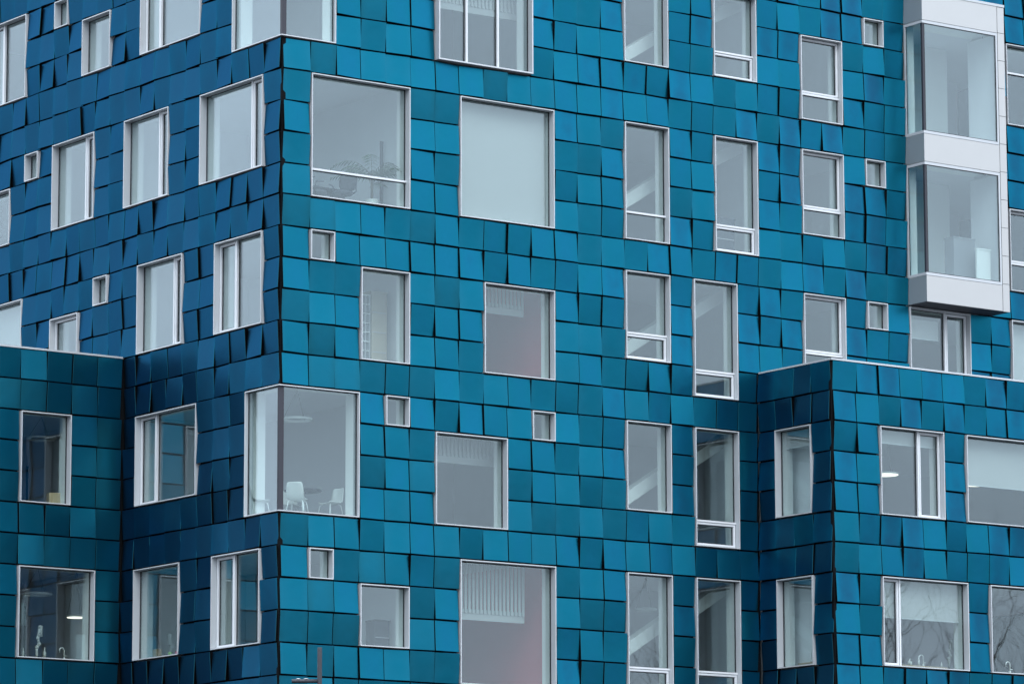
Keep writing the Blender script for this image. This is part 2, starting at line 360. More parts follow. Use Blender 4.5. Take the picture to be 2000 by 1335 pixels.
def corner_window(al, ar, v0, v1):
    q0, q1 = v0 + GAP, v1 - GAP; tv = TF
    p0 = al + GAP; p1 = ar - GAP
    b = MB()
    for F, s0, s1 in ((FR, -.109 + .0, p1), (LE, p0, .0445)):
        near = 0
        b.fbox(F, s0 if F is LE else -.109 + DG * -1 * 0, s1, q0, q0 + tv, DG - .06, DF, 'alu') if False else None
    # head and sill run round the corner (L shapes built from butted pieces)
    for z0, z1 in ((q0, q0 + tv), (q1 - tv, q1)):
        b.fbox(FR, -.109 - DF, p1, z0, z1, DG - .06, DF, 'alu')
        b.fbox(LE, p0, .0445 + DG - .06, z0, z1, DG - .06, DF, 'alu')
    b.fbox(FR, p1 - TF, p1, q0 + tv, q1 - tv, DG - .06, DF, 'alu')
    b.fbox(LE, p0, p0 + TF, q0 + tv, q1 - tv, DG - .06, DF, 'alu')
    w = b.build('corner_window', main)
    # dark corner post
    c = MB(); c.fbox(FR, -.109, .06, q0 + tv, q1 - tv, -.1, -.01, 'dark'); c.fbox(LE, -.10, .0445 - .1, q0 + tv, q1 - tv, -.09, -.01, 'dark')
    c.build('corner_post', w)
    for F, s0, s1 in ((FR, .06, p1 - TF), (LE, p0 + TF, -.10)):
        dg = -.06
        for nm, fn in (('gasket', 0), ('pane', 1)):
            k = MB()
            if fn == 0: k.ring(F, s0, s1, q0 + tv, q1 - tv, .022, dg - .035, dg + .012, 'gasket')
            else: k.fbox(F, s0 + .022, s1 - .022, q0 + tv + .021, q1 - tv - .021, dg - .03, dg, 'glass')
            k.build(nm, w)
    k = MB(); z0, z1 = q0 - .01, q1 + .01
    for za, zb in ((z0, z0 + .03), (z1 - .03, z1)):
        k.fbox(FR, -.109 - DG + .09, p1, za, zb, DIN, DG - .062, 'white'); k.fbox(LE, p0, .0445 + DIN - .01, za, zb, DIN, DG - .062, 'white')
    k.fbox(FR, p1 - .03, p1 + .01, z0 + .03, z1 - .03, DIN, DG - .062, 'white'); k.fbox(LE, p0 - .01, p0 + .03, z0 + .03, z1 - .03, DIN, DG - .062, 'white')
    k.build('reveal', w)
    return w
for c in CORNERWIN: corner_window(*c)

# ------------------------------------------------------------------ which modules are openings
VMIN, VMAX = -9, 24
BAY = (27, 31, -5, 6)
def opening(fn, a, v):
    for f, a0, a1, v0, v1, _ in WIN:
        if f == fn and a0 <= a < a1 and v0 <= v < v1: return True
    for al, ar, v0, v1 in CORNERWIN:
        if v0 <= v < v1 and ((fn == 'LE' and a >= al) or (fn == 'FR' and a < ar)): return True
    return False
def exists(fn, a, v):
    if fn == 'FR':
        if v >= 9 and a >= 20: return False
    if fn == 'LE':
        if v >= 9 and a < -10: return False
    if fn in ('LW', 'LS', 'RS', 'RW') and v < 9: return False
    return True
RANGE = dict(FR=(0, 37), LE=(-24, 0), LW=(-5, 0), LS=(-6, 0), RS=(0, 4), RW=(0, 14))

# ------------------------------------------------------------------ walls behind the panels
VBOT = (-GROUND) / H
for fn, nm in (('FR', 'wall'), ('LE', 'wall'), ('LW', 'wall'), ('LS', 'wall'), ('RS', 'wall'), ('RW', 'wall')):
    F = FACES[fn]; b = MB(); lo, hi = RANGE[fn]
    for a in range(lo, hi):
        for v in range(VMIN, VMAX):
            if not exists(fn, a, v) or opening(fn, a, v): continue
            if fn == 'FR' and 27 <= a < 31 and -5 <= v < 6: continue
            b.poly([F(a, v + 1, -.13), F(a + 1, v + 1, -.13), F(a + 1, v, -.13), F(a, v, -.13)], [(0, 1, 2, 3)], 'back')
            i0, i1 = a, a + 1                      # inner lining stops short of the corners
            if (fn, a) in (('FR', 0), ('RW', 0)): i0 = .70
            if (fn, a) in (('LE', -1), ('LS', -1)): i1 = -.70
            if (fn, a) == ('RS', 3): i1 = 3.25
            if (fn, a) == ('LW', -5): i0 = -4.45
            b.poly([F(i0, v + 1, -.70), F(i1, v + 1, -.70), F(i1, v, -.70), F(i0, v, -.70)], [(3, 2, 1, 0)], 'white')
        vb = VMAX
        if exists(fn, a, VMAX):
            b.poly([F(a, VBOT, -.13), F(a + 1, VBOT, -.13), F(a + 1, vb, -.13), F(a, vb, -.13)], [(0, 1, 2, 3)], 'back')
    b.build(nm, OWNER[fn], fix=False)
b = MB(); b.fbox(FR, -.109 + .02, .06, VMIN, -4, -.12, -.03, 'edge'); b.fbox(FR, -.109 + .02, .06, 0, 11, -.12, -.03, 'edge'); b.fbox(FR, -.109 + .02, .06, 15, VBOT, -.12, -.03, 'edge'); b.build('corner_trim', main)
b = MB(); b.fbox(RW, -.12, .0, 9.02, VBOT, -.14, -.03, 'edge'); b.build('corner_trim', rwing)

# ------------------------------------------------------------------ solar panels
#   a = up-tilted, turned to the viewer   b = up, turned away   c = down, turned to the viewer   d = down, turned away
TILT = {}
TILTSRC = dict(
    FR={-6: '31b32b', -5: '22c23b24b25c26c31b32b', -4: '16c17b20d21a22c23b24b26d31b', -3: '10b11c12c13b16d17d20d21d24c25a26d31a',
        -2: '2b3c4b5b10b11d12a13a16d17c20a21a24a25b26c31b', -1: '2a3c4a5b10d11a12b13b14d15d16b17a18c19a20d21d24b25d26c31b32b',
        0: '0a1c2b3a4a5a6b7a8c9a10a11b12a13b14a15b16c17d18c19b20c21b22d23b24c25d26c31a32b', 1: '0c5c6c11b12a13c16b17d20b21d24a26c31b32b',
        2: '0b5a6a11c12c13b16b17a20d21b24b25b26d31b', 3: '0c5b6c11d12a13b16c17a20b21c24d25d26c31b', 4: '0a5b6b11a12c13d16b17d20a21a22d23a24c25d26d31b',
        5: '0c1a2a3b4c5c6b7c8d9d10b11b12c13a14c15b16b17c18d19d20c21a22b23c24b25c26c31a32b', 6: '0b2b3a4b5b6b7b8d9b10c11d12a13b16d19d20b21c24d26a30c31b',
        7: '0b1c2c5a6c7a11b12d13d16b19b20d21b24b25c26d30a31d', 8: '0c1a2b5d6b7b11a12a13c16b19b20a21d24b25a26a30b31b',
        9: '0b1c2b5a6b7c11a12b13c14d15b16d19c', 10: '0b1a2a3c4d5c6a7c8a9b10c11d12c13b14a15d16a17c18d19c', 11: '3b5b6d7b8b9a11a12c13d16b19c',
        12: '3b4b5c9b10b11c12a13b16d19c', 13: '3c4b5a9c10b11a12d13c16b19d', 14: '3b4a5b9a10c11c12a13c14d15a16c19c',
        15: '0c1a2b3d4a5b6a7d8a9b10a11b12d13b14a15b16a17d18a19a', 16: '0b2c3a4b5d6c11c12a13b16d19d', 17: '0a1a2b5c6b11a12c13d16b19a',
        18: '0c1d2c5a6b11d12b13c16d19d', 19: '0b1c2b3b4a5c6c11b12d13d16d19d'},
    LE={-4: '-17b-16b-14c-13a-12c', -3: '-17a-16a-15c-14b-11a-10c', -2: '-17d-16b-15d-14a-11b-10d-5a-4c',
        -1: '-19c-18b-17d-16c-15a-14c-13a-12b-11a-10a-9b-8a-7c-6b-5c-4a', 0: '-19b-18a-17c-16a-15c-14d-13d-12a-11c-10c-9b-8c-7a-6a-5c-4b-3c-2d-1b',
        1: '-19b-18d-16b-12c-11b-7c-6a-1c', 2: '-18c-17b-16a-12a-11c-7a-6d-1b', 3: '-18a-17b-16a-12a-11c-7c-6b-1d',
        4: '-19a-18c-17a-16d-15a-14d-13c-12d-11a-10b-9d-8b-7a-6d-5c-4b-3b-2d-1b', 5: '-19d-18d-17b-16a-15b-14b-13d-12a-11d-10b-9c-8b-7c-6a-5c-4b-3c-2b-1d',
        6: '-17a-16a-15d-14a-13c-11b-10c-6d-5d-1d', 7: '-17c-16b-13b-12c-11d-10d-6a-5b-1b', 8: '-13b-12a-11d-10a-6d-5d-1d',
        9: '-10d-9b-8c-7d-6c-5a-4d-3d-2b-1d', 10: '-10d-9b-8d-7a-6d-5c-4b-3c-2a-1c', 11: '-10d-5c-4c-3d', 12: '-10c-5a-4a-3c', 13: '-10d-5b-4c-3b',
        14: '-10c-9c-8a-7a-6c-5d-4d-3b', 15: '-10b-9c-8a-7c-6a-5c-4a-3c-2b-1c', 16: '-10d-6c-5b-1d', 17: '-10c-6b-5a-1c', 18: '-10c-6a-5c-1b',
        19: '-10d-9d-8b-7d-6b-5d-4b-3d-2a-1c'},
    LW={9: '-5d-4a-3d-2d-1c', 10: '-5c-4c-3d-2a-1d', 11: '-5b-2a-1c', 12: '-5b-2a-1c', 13: '-5d-2d-1c', 14: '-5b-4b-3d-2a-1c', 15: '-5d-4a-3c-2c-1d',
        16: '-5b-1c', 17: '-5d-1c', 18: '-5d-1a', 19: '-5b-4a-3d-2c-1d'},
    RW={9: '0c1b2b3a4b5a6c7b8d', 10: '0b1a2c3b4c5b6c7b8b', 11: '0d1b5d', 12: '0b1a5b', 13: '0b1b5b', 14: '0a1d2d3b4a5d6a7b8d', 15: '0c1a2b3d4a5d6c7d8a',
        16: '0b1d6d', 17: '0a1c6b', 18: '0b1b6b', 19: '0b1a2d3d4b5d6c7d8d'})
import re
for fn_, rows in TILTSRC.items():
    TILT[fn_] = {(int(a), v): k for v, s in rows.items() for a, k in re.findall(r'(-?\d+)([abcd])', s)}
def panel_mesh(wm, hm, name='panel'):
    """front glass with a fine chamfer, black sides"""
    x, z, t, c = wm / 2, hm / 2, .028, .004
    v = [(-x + c, -t / 2, -z + c), (x - c, -t / 2, -z + c), (x - c, -t / 2, z - c), (-x + c, -t / 2, z - c),
         (-x, -t / 2 + c, -z), (x, -t / 2 + c, -z), (x, -t / 2 + c, z), (-x, -t / 2 + c, z),
         (-x, t / 2, -z), (x, t / 2, -z), (x, t / 2, z), (-x, t / 2, z)]
    f = [(0, 1, 2, 3), (0, 4, 5, 1), (1, 5, 6, 2), (2, 6, 7, 3), (3, 7, 4, 0), (4, 8, 9, 5), (5, 9, 10, 6), (6, 10, 11, 7), (7, 11, 8, 4), (11, 10, 9, 8)]
    me = bpy.data.meshes.new(name); me.from_pydata(v, [], f)
    me.materials.append(MT['pv']); me.materials.append(MT['edge'])
    me.polygons.foreach_set('material_index', [0] * 5 + [1] * 5)
    ul = me.uv_layers.new(name='UVMap')
    for p in me.polygons:
        for li in p.loop_indices:
            co = me.vertices[me.loops[li].vertex_index].co
            ul.data[li].uv = (co.x / wm + .5, co.z / hm + .5)
    me.update(); return me
PW, PH = .970, .954
meshes = {}
def get_mesh(w_):
    k = round(w_, 3)
    if k not in meshes: meshes[k] = panel_mesh(k * W, PH * H)
    return meshes[k]
jobs = []
TA = 3.35
rng = random.Random(11)
for fn in ('FR', 'LE', 'LW', 'LS', 'RS', 'RW'):
    F = FACES[fn]; lo, hi = RANGE[fn]
    sgn = -1 if F.rz == 0 else 1          # local turn towards the viewer
    for v in range(VMIN, VMAX):
        for a in range(lo, hi):
            k = TILT.get(fn, {}).get((a, v), rng.choice('aabbcd'))
            jit = (rng.uniform(-.9, .9), rng.uniform(-.9, .9), rng.uniform(-.012, .012))
            if not exists(fn, a, v) or opening(fn, a, v): continue
            if fn == 'FR' and 27 <= a < 31 and -5 <= v < 6: continue
            a0, a1 = a + (1 - PW) / 2, a + 1 - (1 - PW) / 2
            if fn == 'LW' and a == -1: a1 = -.06
            if fn == 'FR' and a == 0: a0 = -.045
            if fn == 'RW' and a == 0: a0 = -.05
            if fn == 'LE' and a == -10 and v >= 9: a0 = -9.80
            if fn == 'RS' and a == 0: a0 = .10
            if fn == 'FR' and a == 19 and v >= 9: a1 = 19.80
            c = F((a0 + a1) / 2, v + .5, .0 + jit[2])
            px, py, pz = project(c)
            tx = (-TA if k in 'ab' else TA) + jit[0]
            tz = (TA if k in 'ac' else -TA) * sgn + jit[1]
            rot = Matrix.Rotation(F.rz, 3, 'Z') @ Matrix.Rotation(R(tx), 3, 'X') @ Matrix.Rotation(R(tz), 3, 'Z')
            q = [project(F(x, y))[:2] for x, y in ((a, v), (a + 1, v), (a + 1, v + 1), (a, v + 1))]
            area = abs(sum(q[i][0] * q[(i + 1) % 4][1] - q[(i + 1) % 4][0] * q[i][1] for i in range(4))) / 2
            inside = 0 < px < 2000 and 0 < py < 1335
            jobs.append((OWNER[fn], area if inside else area * .2, c, rot, a1 - a0))
jobs.sort(key=lambda j: -j[1])
count = {}; rest = []
for own, area, c, rot, wd_ in jobs:
    n = count.get(own.name, 0)
    if n < 300:
        count[own.name] = n + 1
        link('panel', get_mesh(wd_), own, c, rot.to_euler())
    else: rest.append((c, rot, wd_))
if rest:
    base = Vector(wloc[main.name]); vv = []; ff = []; mi = []; uvs = []; rn = []
    for c, rot, wd_ in rest:
        me = get_mesh(wd_); k = len(vv); rv = rng.random()
        for x in me.vertices: vv.append(tuple(rot @ x.co + c - base)); rn.append(rv)
        for p in me.polygons:
            ff.append([k + i for i in p.vertices]); mi.append(p.material_index)
            for li in p.loop_indices: uvs += list(me.uv_layers[0].data[li].uv)
    me = bpy.data.meshes.new('panel_cladding'); me.from_pydata(vv, [], ff)
    me.materials.append(MT['pv']); me.materials.append(MT['edge']); me.polygons.foreach_set('material_index', mi)
    me.uv_layers.new(name='UVMap').data.foreach_set('uv', uvs)
    at = me.attributes.new('rnd', 'FLOAT', 'POINT'); at.data.foreach_set('value', rn); me.update()
    o = link('panel_cladding', me, main, base); o['kind'] = 'stuff'; o['label'] = 'remaining tilted blue solar panels of the two faces'

# ------------------------------------------------------------------ wing parapets and roofs
b = MB(); b.fbox(LW, -5.2, .02, 8.94, 9.0, -.3, .035, 'alu'); b.fbox(LS, -13, -.42, 8.945, 9.0, -.3, .03, 'alu'); b.build('parapet_cap', lwing)
b = MB(); b.fbox(LW, -4.85, -.02, 9.1, 9.3, -14, -.3, 'roof'); b.build('roof', lwing)
b = MB(); b.fbox(RW, -.13, 16, 8.94, 9.0, -.3, .035, 'alu'); b.fbox(RS, .06, 3.70, 8.945, 9.0, -.3, -.02, 'alu'); b.build('parapet_cap', rwing)
b = MB(); b.fbox(RW, .2, 16, 9.1, 9.3, -3.86, -.3, 'roof'); b.build('roof', rwing)
b = MB(); b.box(-.0 * W, 37 * W, 0, 24 * W, -VMIN * H, -VMIN * H + .3, 'roof'); b.build('roof', main)

# ------------------------------------------------------------------ projecting bay
BX0, BX1, BD = 27 - .01, 31.03, 1.05
b = MB()
V0, V1 = -5, 6
bay = MB()
bay.fbox(FR, BX0 + .06, BX1 - .06, V1 - .30, V1 - .06, -.1, BD - .06, 'dark')
bay = bay.build('bay_window', main)
for q0_, q1_ in ((.08, .9), (-4.92, -4.1), (5.1, V1 - .31)):
    b = MB(); b.fbox(FR, BX0 + .06, BX1 - .06, q0_, q1_, -.7, BD - .06, 'white'); b.build('floor_band', bay)
b = MB(); b.fbox(FR, BX0 + .01, BX1 - .01, V1 - .05, V1 - .012, -.02, BD - .02, 'dark'); b.build('soffit', bay)
b = MB(); b.fbox(FR, BX0 - .01, BX1 + .02, V0 - .04, V0 + .05, -.02, BD + .02, 'alu'); b.build('coping', bay)
XS = 30.69            # joint between wide front sheets and the narrow strip
for v0, v1 in ((-4.96, -3.98), (.05, 1.05), (5.05, 5.985)):
    b = MB(); b.fbox(FR, BX0, XS - .012, v0 + .012, v1 - .012, BD - .05, BD, 'alu2'); b.build('metal_sheet', bay)
    b = MB(); b.fbox(FR, BX0, BX0 + .05, v0 + .012, v1 - .012, -.05, BD - .051, 'alu2'); b.build('metal_sheet', bay)
    b = MB(); b.fbox(FR, BX1 - .05, BX1, v0 + .012, v1 - .012, -.05, BD - .051, 'alu2'); b.build('metal_sheet', bay)
for k in range(11):
    v0 = -5 + k + (.06 if k == 0 else 0)
    b = MB(); b.fbox(FR, XS + .012, BX1, v0 + .008, -5 + k + 1 - .008 - (.01 if k == 10 else 0), BD - .05, BD, 'alu2'); b.build('metal_sheet', bay)
    if not (k in (0, 5, 10)):
        b = MB(); b.fbox(FR, BX1 - .05, BX1, v0 + .008, -5 + k + 1 - .008, -.05, BD - .051, 'alu2'); b.build('metal_sheet', bay)
for v0, v1 in ((-3.98, .05), (1.05, 5.05)):
    b = MB(); t = .10
    b.fbox(FR, BX0, XS - .012, v0 + .004, v0 + t, BD - .12, BD - .004, 'alu'); b.fbox(FR, BX0, XS - .012, v1 - t, v1 - .004, BD - .12, BD - .004, 'alu')
    b.fbox(FR, XS - .09, XS - .012, v0 + t, v1 - t, BD - .12, BD - .004, 'alu')
    b.fbox(FR, BX0 + .004, BX0 + .12, v0 + .004, v0 + t, .0, BD - .121, 'alu'); b.fbox(FR, BX0 + .004, BX0 + .12, v1 - t, v1 - .004, .0, BD - .121, 'alu')
    b.fbox(FR, BX0 + .004, BX0 + .12, v0 + t, v1 - t, .02, .10, 'alu')
    b.build('frame', bay)
    b = MB(); b.fbox(FR, BX0 + .012, BX0 + .10, v0 + t, v1 - t, BD - .11, BD - .02, 'dark'); b.build('corner_post', bay)
    b = MB(); b.ring(FR, BX0 + .10, XS - .09, v0 + t, v1 - t, .025, BD - .06, BD - .02, 'gasket'); b.build('gasket', bay)
    b = MB(); b.fbox(FR, BX0 + .125, XS - .115, v0 + t + .024, v1 - t - .024, BD - .06, BD - .03, 'glass'); b.build('pane', bay)
    b = MB(); b.fbox(FR, BX0 + .03, BX0 + .055, v0 + t, v1 - t, .12, BD - .13, 'glass'); b.build('pane', bay)
    b = MB(); b.fbox(FR, BX0 + .03, BX0 + .055, v0 + t, v1 - t, .10, .12, 'gasket'); b.build('gasket', bay)
    b = MB(); b.fbox(FR, BX1 - .25, BX1 - .06, v0 + .01, v1 - .01, -.7, BD - .07, 'lgrey'); b.build('reveal', bay)
    b = MB(); b.fbox(FR, BX0 + .125, BX0 + .48, v0 + .01, v1 - .01, -.7, .02, 'white'); b.build('reveal', bay)

# ------------------------------------------------------------------ floors and rooms
def U(x): return x * W
for k in (-2, -1, 0, 1, 2, 3):
    vt, vb = 5 * k + 5.05, 5 * k + 5.75
    b = MB(); b.box(U(.74), U(37), U(.74), U(24), -vb * H, -vb * H + .02, 'ceil'); b.box(U(.74), U(37), U(.74), U(24), -vb * H + .021, -vt * H, 'floor'); b.build('floor_slab', main)
    if k >= 1:
        b = MB(); b.box(U(-4.5), U(.70), U(10.66), U(20), -vb * H, -vb * H + .02, 'ceil'); b.box(U(-4.5), U(.70), U(10.66), U(20), -vb * H + .021, -vt * H, 'floor'); b.build('floor_slab', lwing)
        b = MB(); b.box(U(20.7), U(34), U(-3.28), U(.72), -vb * H, -vb * H + .02, 'ceil'); b.box(U(20.7), U(34), U(-3.28), U(.72), -vb * H + .021, -vt * H, 'floor'); b.build('floor_slab', rwing)
for k in (-1, 0, 1, 2, 3):
    z1 = -(5 * k + .76) * H; z0 = -(5 * k + 5.04) * H
    def iw(x0, x1, y0, y1, m, own=main, name='interior_wall'):
        q = MB(); q.box(U(x0), U(x1), U(y0), U(y1), z0, z1, m); q.build(name, own)
    iw(5.45, 5.6, .74, 10.6, 'lgrey' if k != 2 else 'grey')
    iw(.74, 5.44, 10.6, 10.75, 'lgrey')
    iw(5.61, 12.5, 8, 8.15, 'grey')
    iw(12.51, 12.66, .74, 8, 'lgrey')
    if k in (1, 3): iw(11.42, 11.57, .74, 7.99, 'red')
    iw(12.67, 21, 6.5, 6.65, 'grey')
    iw(21.01, 21.16, .74 if k < 2 else -3.2, 6.5, 'lgrey')
    iw(21.17, 36, 7, 7.15, 'grey')
    if k < 2:
        iw(26.4, 26.55, .74, 7, 'white')
        if k < 1: iw(26.7, 31.9, 3.0, 3.1, 'white')  # extra pale wall, added close behind the bay to brighten its panes
        iw(8, 8.15, 10.76, 23, 'lgrey')
        iw(.74, 8, 16.4, 16.55, 'lgrey')
    if k >= 2:
        iw(-4.5, .2, 17, 17.15, 'grey', lwing)
        iw(.3, .45, 10.7, 17, 'lgrey', lwing)

b = MB(); b.box(U(37), U(37.2), U(-.0), U(24), GROUND, -VMIN * H, 'back'); b.build('wall', main)
b = MB(); b.box(U(0), U(37.2), U(24), U(24.2), GROUND, -VMIN * H, 'back'); b.build('wall', main)
b = MB(); b.box(U(-5.08), U(-4.9), U(16.2), U(24), GROUND, -9.1 * H, 'back'); b.build('wall', lwing)
b = MB(); b.fbox(LW, -5.26, -5.04, 9.02, VBOT, -.14, -.03, 'edge'); b.build('corner_trim', lwing)
b = MB(); b.box(U(-.10), U(.12), U(9.99), U(10.14), GROUND, -9.02 * H, 'edge'); b.build('corner_trim', lwing)
b = MB(); b.box(U(19.88), U(20.0), U(.06), U(.2), GROUND, -9.02 * H, 'edge'); b.build('corner_trim', rwing)
b = MB(); b.box(U(34.1), U(34.3), U(-3.9), U(0), GROUND, -9.1 * H, 'back'); b.build('wall', rwing)
# ------------------------------------------------------------------ stair beams behind the stairwell windows
def T(x, y, v): return Vector((x * W, y * W, -v * H))
for k in (-1, 0, 1, 2, 3):
    runs = [((14.6, 3.83 + 5 * k), (17.6, 2.08 + 5 * k))]
    runs.append(((18.2, 2.06 + 5 * k), (20.7, .86 + 5 * k)) if k < 1 else ((17.9, 2.17 + 5 * k), (20.6, .62 + 5 * k)))
    for (x0, v0), (x1, v1) in runs:
        b = MB(); hh = .23; y0, y1 = 1.6, 2.1
        b.hexa([T(x0, y0, v0 + hh), T(x1, y0, v1 + hh), T(x1, y0, v1 - hh), T(x0, y0, v0 - hh), T(x0, y1, v0 + hh), T(x1, y1, v1 + hh), T(x1, y1, v1 - hh), T(x0, y1, v0 - hh)], 'white')
        b.build('stair_beam', main)

# ------------------------------------------------------------------ blinds (parts of their windows)
def blind(key, a0, a1, v0, v1, d=-.42):
    F = FACES[key[0]]; b = MB()
    b.fbox(F, a0, a1, v0, v1, d - .012, d, 'blind'); b.fbox(F, a0, a1, v1, v1 + .035, d - .03, d + .015, 'alu')
    b.tube([F(a0, v0 + .05, d - .08), F(a1, v0 + .05, d - .08)], .03, 'blind', 8)
    b.build('roller_blind', winobj[key])
blind(('FR', 7, 1), 7.08, 10.92, 1.06, 4.9)
blind(('RW', 6, 11), 6.08, 9.92, 11.06, 12.62)
blind(('RW', 2, 11), 2.08, 4.92, 11.06, 11.5)
blind(('RW', 2, 16), 2.08, 5.92, 16.06, 17.3)
blind(('FR', 27, 6), 27.08, 28.8, 6.35, 7.0)
blind(('RS', 1, 11), 1.08, 2.92, 11.06, 11.6)
blind(('LE', -20, 6), -19.9, -17.1, 6.06, 8.9)
blind(('FR', 32, 6), 32.08, 34.9, 6.06, 8.9)

def slat_screen(label, k, x0, x1, vb, y=1.25):
    t = empty('slat_screen', T((x0 + x1) / 2, y, vb)); tag(t, label, 'screen', 'hanging slat screens')
    vt = 5 * k + .80
    n = int((x1 - x0) / .155); b = MB()
    for i in range(n):
        x = x0 + (i + .5) * (x1 - x0) / n
        b.box(U(x - .045), U(x + .045), U(y), U(y + .06), -(vb - .22) * H, -(vt + .06) * H, 'blind')
    b.build('slats', t)
    b = MB(); b.box(U(x0), U(x1), U(y + .062), U(y + .09), -vb * H, -(vb - .35) * H, 'blind'); b.build('bottom_rail', t)
    b = MB(); b.box(U(x0), U(x1), U(y), U(y + .1), -(vt + .05) * H, -(vt) * H, 'alu'); b.build('top_rail', t)
slat_screen('pale slatted screen at the top of the three-pane window', -1, 6.9, 11.3, -2.15)
slat_screen('pale slatted screen at the top of the window with the red inner wall', 1, 7.9, 10.75, 7.75)
slat_screen('pale slatted screen at the top of the small square window, lowest but one', 2, 6.5, 9.6, 12.78)
slat_screen('tall pale slatted screen in the big bottom window', 3, 7.4, 10.75, 17.78)

# ------------------------------------------------------------------ furniture and small things behind the glass
def shell_chair(x, y, z, rz, label):
    t = empty('shell_chair', (x, y, z)); t.rotation_euler = (0, 0, rz); tag(t, label, 'chair', 'white chairs round the corner table')
    def loc(b, name):
        o = b.build(name, None); c = Vector(o.location); o.parent = t; o.location = c; return o
    prof = [(.22, .435), (.20, .455), (.05, .445), (-.12, .44), (-.19, .47), (-.23, .56), (-.26, .70), (-.285, .81), (-.29, .83)]
    wid = [.17, .20, .215, .21, .205, .205, .20, .18, .15]
    pts = []; n = len(prof); m = 7
    for side in (0, 1):
        for (py, pz), w_ in zip(prof, wid):
            for i in range(m):
                s = (i / (m - 1) - .5) * 2
                cup = .035 * abs(s) ** 2.5
                up_ = pz > .5
                pts.append((s * w_, py + (cup if up_ else 0) - (side * .012 if up_ else 0), pz + (0 if up_ else cup) - (0 if up_ else side * .012)))
    fs = []
    for s in (0, 1):
        for j in range(n - 1):
            for i in range(m - 1):
                q = [s * n * m + j * m + i, s * n * m + j * m + i + 1, s * n * m + (j + 1) * m + i + 1, s * n * m + (j + 1) * m + i]
                fs.append(q if s == 0 else q[::-1])
    e = n * m
    for j in range(n - 1):
        fs.append([j * m, (j + 1) * m, e + (j + 1) * m, e + j * m]); fs.append([j * m + m - 1, e + j * m + m - 1, e + (j + 1) * m + m - 1, (j + 1) * m + m - 1])
    for i in range(m - 1):
        fs.append([i, e + i, e + i + 1, i + 1]); k = (n - 1) * m + i; fs.append([k, k + 1, e + k + 1, e + k])
    b = MB(); b.poly(pts, fs, 'plastic', True); loc(b, 'shell')
    for sx in (-1, 1):
        for sy in (-1, 1):
            b = MB(); b.tube([(sx * .13, sy * .12, .435), (sx * .17, sy * .17, .40), (sx * .23, sy * .24, 0)], .011, 'chrome', 6); loc(b, 'leg')
    return t
FZ2 = -15.05 * H
tx, ty = 1.93 * W, 1.54 * W
t = empty('round_table', (tx, ty, FZ2)); tag(t, 'round dark table in the corner window, white chairs about it', 'table')
b = MB(); b.lathe((tx, ty, FZ2 + .705), [(.40, 0), (.44, .01), (.45, .025), (.44, .035)], 'tabletop', 40); b.build('table_top', t)
b = MB(); b.tube([(tx, ty, FZ2 + .02), (tx, ty, FZ2 + .705)], .035, 'chrome', 12); b.build('pedestal', t)
b = MB(); b.lathe((tx, ty, FZ2), [(.28, 0), (.27, .012), (.04, .025)], 'chrome', 32); b.build('base', t)
shell_chair(tx + .62, ty - .20, FZ2, R(90 + 10), 'white shell chair facing left at the right end of the table')
shell_chair(tx + .17, ty - .0 + .62, FZ2, R(180), 'white shell chair behind the round table')
shell_chair(tx - .42, ty - .40, FZ2, R(-48), 'white shell chair beside the dark corner post')
shell_chair(tx - .98, ty + .40, FZ2, R(-100), 'white shell chair at the left, seen through the narrow corner pane')

def ring_lamp(x, y, v, rad, label, ceilv, lit=False, disc=False):
    c = T(x, y, v); t = empty('pendant_lamp', c); tag(t, label, 'lamp', 'pendant lamps behind the glass')
    if disc:
        b = MB(); b.lathe((c.x, c.y, c.z + .012), [(rad, 0), (rad, .045), (rad * .9, .055)], 'lampoff', 32); b.build('shade', t)
        b = MB(); b.lathe((c.x, c.y, c.z), [(rad * .94, 0), (rad * .97, .011)], 'lamp' if lit else 'lampoff', 32); b.build('diffuser', t)
    else:
        b = MB(); pts = [(c.x + rad * math.cos(2 * math.pi * i / 32), c.y + rad * math.sin(2 * math.pi * i / 32), c.z + .03) for i in range(33)]
        b.tube(pts, .032, 'lampoff', 8, cap=False); b.build('ring', t)
    zc = -ceilv * H
    for i in range(3):
        w_ = 2 * math.pi * i / 3 + .4
        b = MB(); b.tube([(c.x + rad * .95 * math.cos(w_), c.y + rad * .95 * math.sin(w_), c.z + .05), (c.x, c.y, zc)], .004, 'steel', 5); b.build('wire', t)
ring_lamp(1.97, 2.0, 11.78, .33, 'pale ring lamp hanging in the lower corner window', 10.77)
ring_lamp(1.0, 1.6, -2.0, .30, 'ring lamp hanging in the uppermost corner window', -4.2)
ring_lamp(-1.75, 12.5, 11.52, .34, 'ring lamp in the upper window of the left wing', 10.77)
ring_lamp(-1.86, 12.4, 16.68, .33, 'unlit ring lamp in the lower window of the left wing', 15.77)
ring_lamp(-.25, 12.5, 17.32, .24, 'lit disc lamp in the lower window of the left wing', 15.77, True, True)
ring_lamp(24.15, -2.0, 12.33, .33, 'lit disc lamp in the window nearest the corner of the right wing', 10.77, True, True)
ring_lamp(24.05, -1.4, 11.72, .28, 'unlit disc lamp above the lit one in the right wing', 10.77, False, True)
ring_lamp(28.45, -2.0, 12.36, .34, 'lit disc lamp below the half-drawn blind of the right wing', 10.77, True, True)
ring_lamp(16.9, 2.5, 16.95, .26, 'small disc lamp in the tall bottom stairwell window', 15.77, False, True)

